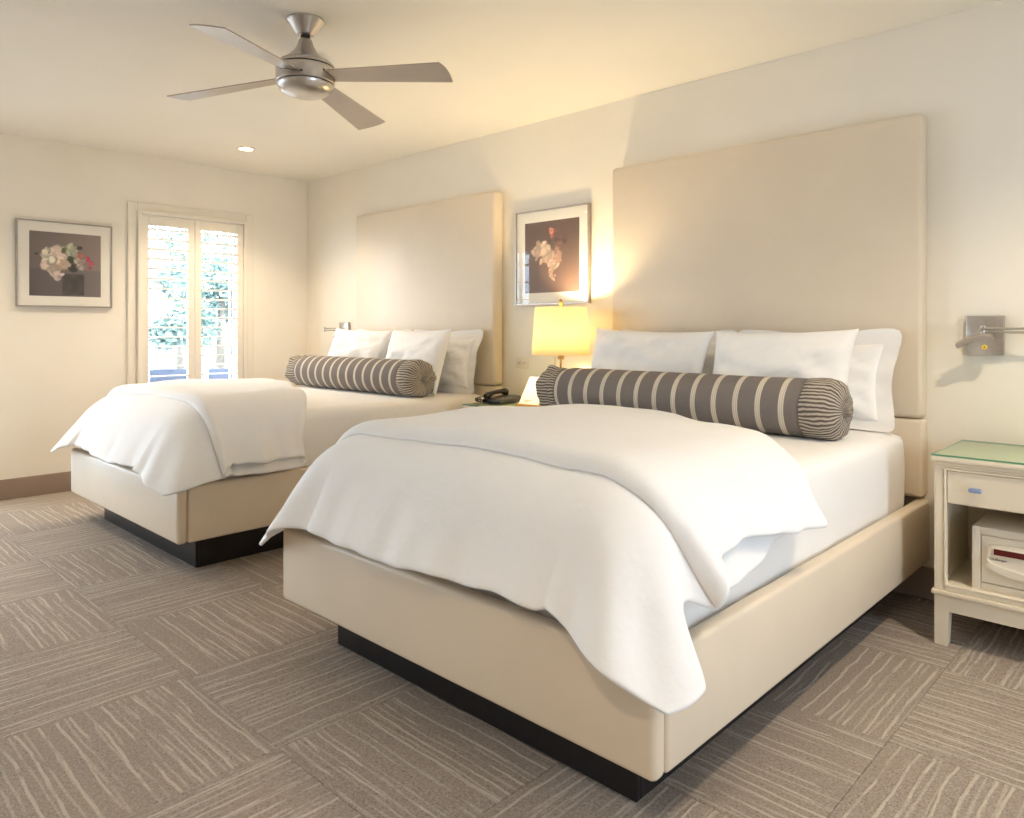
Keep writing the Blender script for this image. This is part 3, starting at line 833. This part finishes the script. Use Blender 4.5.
# ------------------------------------------------------------------ pictures
def painting(kind, n=150):
    """colours of the printed still life over a unit square (u right, v up)"""
    rnd = random.Random(5 if kind == 'a' else 9)
    if kind == 'a':
        bgc = lambda u, v: [c*(.86+.25*u+.1*v) for c in ((122, 108, 101) if v > .42 else (104, 95, 94))]
        blobs = [(.33, .56, .19, (236, 214, 196)), (.26, .62, .12, (240, 228, 206)), (.42, .50, .13, (226, 190, 160)), (.35, .58, .07, (232, 160, 130)),
                 (.47, .54, .06, (238, 196, 176)), (.38, .35, .09, (228, 208, 200)), (.56, .76, .11, (196, 196, 168)), (.62, .70, .08, (208, 200, 176)),
                 (.68, .55, .09, (190, 172, 158)), (.72, .47, .05, (206, 190, 178)), (.70, .66, .045, (214, 110, 100)), (.82, .60, .05, (222, 70, 100)), (.86, .53, .045, (226, 80, 108)),
                 (.85, .47, .03, (170, 70, 80)), (.22, .66, .05, (52, 60, 44)), (.56, .58, .07, (64, 74, 50)), (.60, .45, .08, (66, 64, 56)), (.70, .78, .04, (70, 74, 54)), (.47, .73, .05, (110, 112, 76)), (.10, .65, .02, (60, 58, 50))]
        vase = (.45, .76, .02, .36, (84, 76, 73))
    else:
        bgc = lambda u, v: [c*(.9+.3*u*(1-v)) for c in (112, 88, 76)]
        blobs = [(.25, .58, .11, (206, 178, 156)), (.32, .62, .12, (216, 190, 168)), (.42, .55, .14, (210, 182, 158)), (.36, .47, .09, (200, 168, 146)), (.50, .46, .12, (206, 172, 150)),
                 (.58, .55, .12, (170, 134, 116)), (.56, .37, .08, (204, 176, 156)), (.62, .44, .08, (168, 132, 112)), (.52, .22, .055, (206, 172, 150)), (.49, .30, .05, (190, 152, 132)), (.64, .68, .09, (128, 96, 82)), (.74, .72, .05, (118, 88, 76)),
                 (.50, .86, .055, (226, 140, 116)), (.51, .79, .045, (206, 120, 98)), (.57, .85, .035, (150, 100, 84)), (.50, .70, .04, (98, 92, 74)), (.44, .68, .04, (108, 88, 72))]
        vase = None
    petals = []
    for (x, y, r, c) in blobs:
        for k in range(20):
            a = rnd.uniform(0, 6.28); d = r*rnd.uniform(0, .85); f = rnd.uniform(.74, 1.12)
            petals.append((x+d*math.cos(a), y+d*math.sin(a), r*rnd.uniform(.25, .60), rnd.uniform(.5, 1), rnd.uniform(0, 3.14), tuple(min(255, q*f) for q in c)))
    rnd.shuffle(petals)
    def col(u, v):
        c = list(bgc(u, v))
        if vase and vase[0] < u < vase[1] and vase[2] < v < vase[3]:
            k = .9+.3*noise.noise(Vector((u*9, v*9, 1))); c = [q*k for q in vase[4]]
        du = u + .012*noise.noise(Vector((u*14, v*14, 2))); dv = v + .012*noise.noise(Vector((u*14, v*14, 5)))
        for (x, y, r, asp, an, pc) in petals:
            ex, ey = du-x, dv-y
            if abs(ex) > r or abs(ey) > r: continue
            p, q = ex*math.cos(an)+ey*math.sin(an), (-ex*math.sin(an)+ey*math.cos(an))/asp
            d = (p*p+q*q)/(r*r)
            if d < 1:
                a = min(1, (1-d)*2.2)*.9; c = [ci*(1-a)+pi_*a*(.88+.12*(1-d)) for ci, pi_ in zip(c, pc)]
        return [lin(max(0, min(255, q))) for q in c] + [1]
    return col
def make_picture(name_loc, rotz, S, mat_w, kind, label):
    """square framed print, built facing -y then turned"""
    t = thing('framed_picture', name_loc, label, 'picture', 'framed flower prints', rotz=rotz)
    h = S/2; fw_, dep = .009, .028
    def part(n, m, l, bev=0): 
        bm = bmesh.new()
        for b in l: box(bm, *b, bev, 1)
        return from_bm(n, bm, m, t, 35 if bev else False)
    part('frame', 'frame', [(-h, -h+fw_, -dep, 0, -h, h), (h-fw_, h, -dep, 0, -h, h), (-h+fw_, h-fw_, -dep, 0, h-fw_, h), (-h+fw_, h-fw_, -dep, 0, -h, -h+fw_)], .0015)
    a = h - mat_w
    part('mat_board', 'mat', [(-h+fw_, -a, -.018, -.008, -h+fw_, h-fw_), (a, h-fw_, -.018, -.008, -h+fw_, h-fw_), (-a, a, -.018, -.008, a, h-fw_), (-a, a, -.018, -.008, -h+fw_, -a)])
    n = 150; f = painting(kind)
    rows = [[Vector((-a+2*a*j/n, -.015, -a+2*a*i/n)) for j in range(n+1)] for i in range(n+1)]
    me = grid_mesh('print', rows)
    ca = me.color_attributes.new('print', 'FLOAT_COLOR', 'POINT')
    flat = []
    for i in range(n+1):
        for j in range(n+1): flat += f(j/n, i/n)
    ca.data.foreach_set('color', flat)
    newobj('print', me, 'print', t)
    part('glass_pane', 'picglass', [(-h+fw_, h-fw_, -.0215, -.020, -h+fw_, h-fw_)])
    return t
make_picture((0.001, -1.955, 1.634), R(90), .61, .077, 'a', 'framed print of pale and pink flowers beside the shuttered window')
make_picture((2.957, -.001, 1.632), 0, .61, .077, 'b', 'framed print of cream flowers on brown, above the lamp between the headboards')

# wall outlet
ox, oz = 2.692, .947
t = thing('wall_outlet', (ox, -.001, oz), 'cream double wall outlet left of the lit lamp', 'outlet')
boxes('cover_plate', 'outlet', [(ox-.057, ox+.057, -.007, 0, oz-.036, oz+.036)], t, .002, 1)
for s in (-1, 1):
    r_ = lathe_obj('receptacle', 'outlet', [(.018, -.010), (.018, -.004)], (ox+s*.022, 0, oz), t, 24, 'y')
    boxes('slot', 'slot', [(ox+s*.022-.007, ox+s*.022-.0045, -.0108, -.009, oz-.004, oz+.006), (ox+s*.022+.0045, ox+s*.022+.007, -.0108, -.009, oz-.004, oz+.006)], t)

# ------------------------------------------------------------------ swing-arm reading sconces
def make_sconce(px, elbow, head, label):
    pz = 1.146; hw, hh = .066, .081
    t = thing('reading_sconce', (px, 0, pz), label, 'sconce', 'swing-arm reading sconces')
    boxes('wall_plate', 'steel', [(px-hw, px+hw, -.028, -.0005, pz-hh, pz+hh)], t, .003, 2)
    lathe_obj('button', 'yellow', [(.009, -.033), (.010, -.030), (.010, -.027)], (px, 0, pz-.048), t, 24, 'y')
    lathe_obj('button_dot', 'steel_dark', [(.003, -.0350), (.003, -.0335)], (px, 0, pz-.048), t, 12, 'y')
    az = pz + .020
    tube_obj('pivot_post', 'steel', [(px, -.028, az), (px, -.062, az)], .010, t, 16)
    tube_obj('pivot', 'steel', [(px, -.060, az-.032), (px, -.060, az+.020)], .009, t, 16)
    e = Vector(elbow); a0 = Vector((px, -.060, az)); 
    tube_obj('lower_arm', 'steel', [a0 + Vector((0, 0, -.006)), Vector((e.x, e.y, az-.006))], .0052, t, 12)
    tube_obj('elbow', 'steel', [(e.x, e.y, az-.022), (e.x, e.y, az+.026)], .009, t, 16)
    hd = Vector(head)
    tube_obj('upper_arm', 'steel', [(e.x, e.y, az+.010), (hd.x, hd.y, az+.008)], .0052, t, 12)
    tube_obj('head_joint', 'steel', [(hd.x, hd.y, az+.018), (hd.x-.03, hd.y, az-.022)], .006, t, 12)
    # curved lamp head: a bent trough
    N = 12; bm = bmesh.new(); up, lo = [], []
    for k in range(N+1):
        q = k/N; x = hd.x - .098 + .125*q; z = az - .060 + .040*math.sin(q*math.pi*.62) 
        w = .020
        up.append([bm.verts.new((x, hd.y-w, z)), bm.verts.new((x, hd.y-w*.5, z+.010)), bm.verts.new((x, hd.y+w*.5, z+.010)), bm.verts.new((x, hd.y+w, z))])
        lo.append([bm.verts.new((x+.006, hd.y-w, z-.012)), bm.verts.new((x+.006, hd.y+w, z-.012))])
    for k in range(N):
        for m in range(3): bm.faces.new((up[k][m], up[k][m+1], up[k+1][m+1], up[k+1][m]))
        bm.faces.new((up[k][0], up[k+1][0], lo[k+1][0], lo[k][0])); bm.faces.new((up[k][3], lo[k][1], lo[k+1][1], up[k+1][3]))
        bm.faces.new((lo[k][0], lo[k+1][0], lo[k+1][1], lo[k][1]))
    bm.faces.new(up[0][::-1] + lo[0]); bm.faces.new(up[-1] + lo[-1][::-1])
    bmesh.ops.recalc_face_normals(bm, faces=bm.faces)
    from_bm('lamp_head', bm, 'blade', t, 40, t.location)
make_sconce(5.312, (5.56, -.085, 0), (5.325, -.105, 0), 'brushed nickel swing-arm sconce above the nightstand with the safe')
make_sconce(.632, (.69, -.25, 0), (.70, -.09, 0), 'brushed nickel swing-arm sconce near the room corner behind the far pillows')

# ------------------------------------------------------------------ ceiling fan
cdir = (Vector((3.171, -1.885)) - Vector((5.9938, -3.5481))).normalized()
fx, fy = 3.171 + cdir.x*.0335, -1.885 + cdir.y*.0335
t = thing('ceiling_fan', (fx, fy, 2.17), 'brushed nickel ceiling fan with four grey blades', 'ceiling fan')
def fan_part(n, m, prof, cap=True): return lathe_obj(n, m, prof, (fx, fy, 0), t, 64, 'z', cap, 35)
fan_part('canopy', 'steel', [(.079, H-.0005), (.079, H-.008), (.074, H-.014), (.040, H-.062), (.036, H-.066)])
fan_part('downrod', 'steel_dark', [(.020, H-.066), (.020, H-.084)])
fan_part('motor_housing', 'steel', [(.024, 2.430), (.027, 2.426), (.036, 2.400), (.052, 2.374), (.082, 2.344), (.110, 2.328), (.121, 2.318), (.124, 2.310), (.124, 2.307)])
fan_part('groove', 'steel_dark', [(.120, 2.308), (.120, 2.302)])
fan_part('hub_band', 'steel', [(.122, 2.303), (.125, 2.300), (.125, 2.240), (.122, 2.236)])
fan_part('groove', 'steel_dark', [(.118, 2.237), (.118, 2.231)])
fan_part('bowl', 'steel', [(.119, 2.232), (.119, 2.226), (.112, 2.212), (.092, 2.196), (.060, 2.184), (.028, 2.178), (.004, 2.177)])
DROOP = .032      # the blades fall this much from hub to tip
for k in range(4):
    th = R(-63.0 + 90*k); e = Vector((math.cos(th), math.sin(th), 0)); n = Vector((-e.y, e.x, 0)); N = 20
    bm = bmesh.new(); rows_t, rows_b = [], []
    for i in range(N+1):
        q = i/N; L = .112 + (.6475-.112)*q
        wl = .050 + .0455*q; wr = .042 + .014*q        # leading (low) and trailing (high) half widths
        rt_, rb_ = [], []
        for j in range(9):
            s = -1 + 2*j/8; w = s*(wl if s > 0 else wr)
            # rounded tip: the edge follows a circle about the hub, slightly raked
            LL = L if i < N else L + .012*(1-s*s)
            p = Vector((fx, fy, 2.2324 + DROOP*(1-q) - .0142*(w/.0757))) + e*LL + n*w
            rt_.append(bm.verts.new(p + Vector((0, 0, .0025)))); rb_.append(bm.verts.new(p - Vector((0, 0, .0025))))
        rows_t.append(rt_); rows_b.append(rb_)
    for i in range(N):
        for j in range(8):
            bm.faces.new((rows_t[i][j], rows_t[i+1][j], rows_t[i+1][j+1], rows_t[i][j+1]))
            bm.faces.new((rows_b[i][j], rows_b[i][j+1], rows_b[i+1][j+1], rows_b[i+1][j]))
        for j in (0, 8): bm.faces.new((rows_t[i][j], rows_b[i][j], rows_b[i+1][j], rows_t[i+1][j]))
    for i in (0, N):
        for j in range(8): bm.faces.new((rows_t[i][j], rows_t[i][j+1], rows_b[i][j+1], rows_b[i][j]))
    bmesh.ops.recalc_face_normals(bm, faces=bm.faces)
    b = from_bm('blade', bm, 'blade', t, 35, t.location)
    bm = bmesh.new()
    # dark slot in the band where the blade enters
    S = []
    for j in range(9):
        w = -.050 + .110*j/8; a = th + w/.1256; z = 2.2324 + DROOP - .0142*(w/.0757)
        q_ = Vector((fx+.1256*math.cos(a), fy+.1256*math.sin(a), z)); S.append((bm.verts.new(q_+Vector((0,0,.005))), bm.verts.new(q_-Vector((0,0,.005)))))
    for j in range(8): bm.faces.new((S[j][0], S[j+1][0], S[j+1][1], S[j][1]))
    from_bm('blade_slot', bm, 'steel_dark', b, False, t.location)

# ------------------------------------------------------------------ recessed downlights
def downlight(x, y, label, group='recessed ceiling downlights', watt=DOWN_W, size=125):
    t = thing('downlight', (x, y, H-.012), label, 'downlight', group)
    lathe_obj('trim_ring', 'trimwhite', [(.048, H-.004), (.052, H-.010), (.066, H-.010), (.070, H-.0005)], (x, y, 0), t, 40, cap=False)
    lathe_obj('lens', 'led', [(.049, H-.004), (.049, H-.006)], (x, y, 0), t, 32)
    d = bpy.data.lights.new('downlight_beam', 'SPOT'); d.energy = watt; d.spot_size = R(size); d.spot_blend = .7
    d.color = WARM; d.shadow_soft_size = .05
    o = bpy.data.objects.new('downlight_beam', d); C.objects.link(o); o.location = (x, y, H-.02)
downlight(.804, -.984, 'small lit recessed ceiling downlight near the far corner, beyond the fan', watt=80)
downlight(6.0, -1.05, 'recessed ceiling downlight above the nightstand with the safe', watt=82)
downlight(.804, -3.15, 'added fill light built as an unseen ceiling downlight near the gridded glass door', watt=68)  # unseen lamp, added to brighten the left wall and far bed
downlight(5.62, -3.9, 'added fill light built as an unseen ceiling downlight on the camera side of the room', watt=70)  # unseen lamp, added to fill light on the near duvet

# ------------------------------------------------------------------ outside the window
tag(boxes('patio', 'patio', [(-14, -WT-.001, -9, 9, -.22, -.05)]), kind='structure')
tag(boxes('garden_wall', 'stucco', [(-13.2, -13.0, -6, 9, -.05, .9)]), 'low pale stucco wall far beyond the patio, seen through the shutters', 'wall')
for k, (x, z) in enumerate(((-.9, 2.36), (-1.7, 2.36), (-2.5, 2.36))):
    tag(boxes('porch_beam', 'beam', [(x-.06, x+.06, -4, 1.2, z, z+.16)], None, .006, 1), ('tan timber porch beam nearest the window', 'tan timber porch beam, middle of three outside', 'tan timber porch beam farthest from the window')[k], 'beam', 'porch beams')
o = boxes('porch_roof', 'beam', [(-2.9, -.30, -4.2, 1.4, 2.53, 2.58)]); tag(o, 'tan timber porch roof outside the shuttered window', 'roof')
t = thing('porch_post', (-2.5, .66, -.05), 'white square porch post outside the right shutter', 'post')
boxes('shaft', 'postwhite', [(-2.56, -2.44, .60, .72, -.049, 2.355)], t, .006, 1)
boxes('post_base', 'postwhite', [(-2.59, -2.41, .57, .75, -.05, .12)], t, .006, 1)
t = thing('garden_shed', (-9.0, .9, -.05), 'white garden shed with tan overhanging roof seen through the left shutter', 'shed')
boxes('shed_wall', 'postwhite', [(-9.6, -8.4, -.6, 1.75, -.05, 2.2)], t)
bm = bmesh.new(); box(bm, -9.9, -8.0, -.9, 2.15, 2.05, 2.2)
for v in bm.verts:
    if v.co.z > 2.1: v.co.z = 3.1 if v.co.x < -9 else 2.75; v.co.y = min(v.co.y, 1.75)
from_bm('shed_roof', bm, 'beam', t, False, t.location)
def patio_chair(x, y, rz, label):
    t = thing('patio_chair', (x, y, -.05), label, 'chair', 'patio chairs', rotz=rz)
    for sx_ in (-1, 1):
        for sy_ in (-1, 1):
            bm = bmesh.new(); tube(bm, [(sx_*.26, sy_*.24, 0), (sx_*.26, sy_*.24, .26 if sy_ < 0 else .66)], .014, 10); from_bm('leg', bm, 'postwhite', t, True)
        bm = bmesh.new(); tube(bm, [(sx_*.26, -.24, .40), (sx_*.26, .24, .44)], .016, 10); from_bm('armrest', bm, 'postwhite', t, True)
        bm = bmesh.new(); tube(bm, [(sx_*.26, -.24, .26), (sx_*.26, -.24, .40)], .014, 10); from_bm('arm_post', bm, 'postwhite', t, True)
    bm = bmesh.new(); box(bm, -.25, .25, -.25, .24, .24, .27, .008, 2); from_bm('seat', bm, 'bluecloth', t, 35)
    bm = bmesh.new(); box(bm, -.25, .25, .225, .25, .30, .64, .008, 2); from_bm('backrest', bm, 'bluecloth', t, 35)
patio_chair(-4.6, .58, R(75), 'low blue sling patio chair seen through the left shutter')
patio_chair(-4.2, 1.30, R(100), 'low blue sling patio chair seen through the right shutter')
def tree(x, y, h, r, mat, seed, label, n=3400):
    rnd = random.Random(seed)
    t = thing('garden_tree', (x, y, -.05), label, 'tree', 'trees in the garden')
    bm = bmesh.new(); tube(bm, [(0, 0, 0), (.05, .03, h*.35), (-.04, .06, h*.75)], [.09, .07, .03], 8); from_bm('trunk', bm, 'bark', t, True)
    v, f = [], []
    cl = [(Vector((rnd.gauss(0, r*.5), rnd.gauss(0, r*.5), h*.48 + rnd.gauss(0, h*.24))), r*rnd.uniform(.25, .5)) for _ in range(16)]
    for k in range(n):
        c, rr = rnd.choice(cl); d = Vector((rnd.gauss(0, 1), rnd.gauss(0, 1), rnd.gauss(0, 1))).normalized()*rr*rnd.uniform(.6, 1)
        p = c + d; a = Vector((rnd.gauss(0, 1), rnd.gauss(0, 1), rnd.gauss(0, .6))).normalized(); b = a.orthogonal().normalized()
        s = rnd.uniform(.05, .10); q = len(v); nrm = a.cross(b)*s*.18
        v += [p-a*s, p+b*s*.45+nrm, p+a*s, p-b*s*.45+nrm]; f.append((q, q+1, q+2, q+3))
    me = bpy.data.meshes.new('foliage'); me.from_pydata(v, [], f); me.update(); newobj('foliage', me, mat, t)
tree(-6.0, 1.9, 3.4, .75, 'leaf2', 1, 'blue-green garden tree seen through the left shutter')
tree(-8.6, 4.0, 4.2, .8, 'leaf1', 2, 'green garden tree seen through the right shutter')
tree(-11.8, 3.6, 5.0, 1.0, 'leaf1', 3, 'taller green tree behind the other two outside')
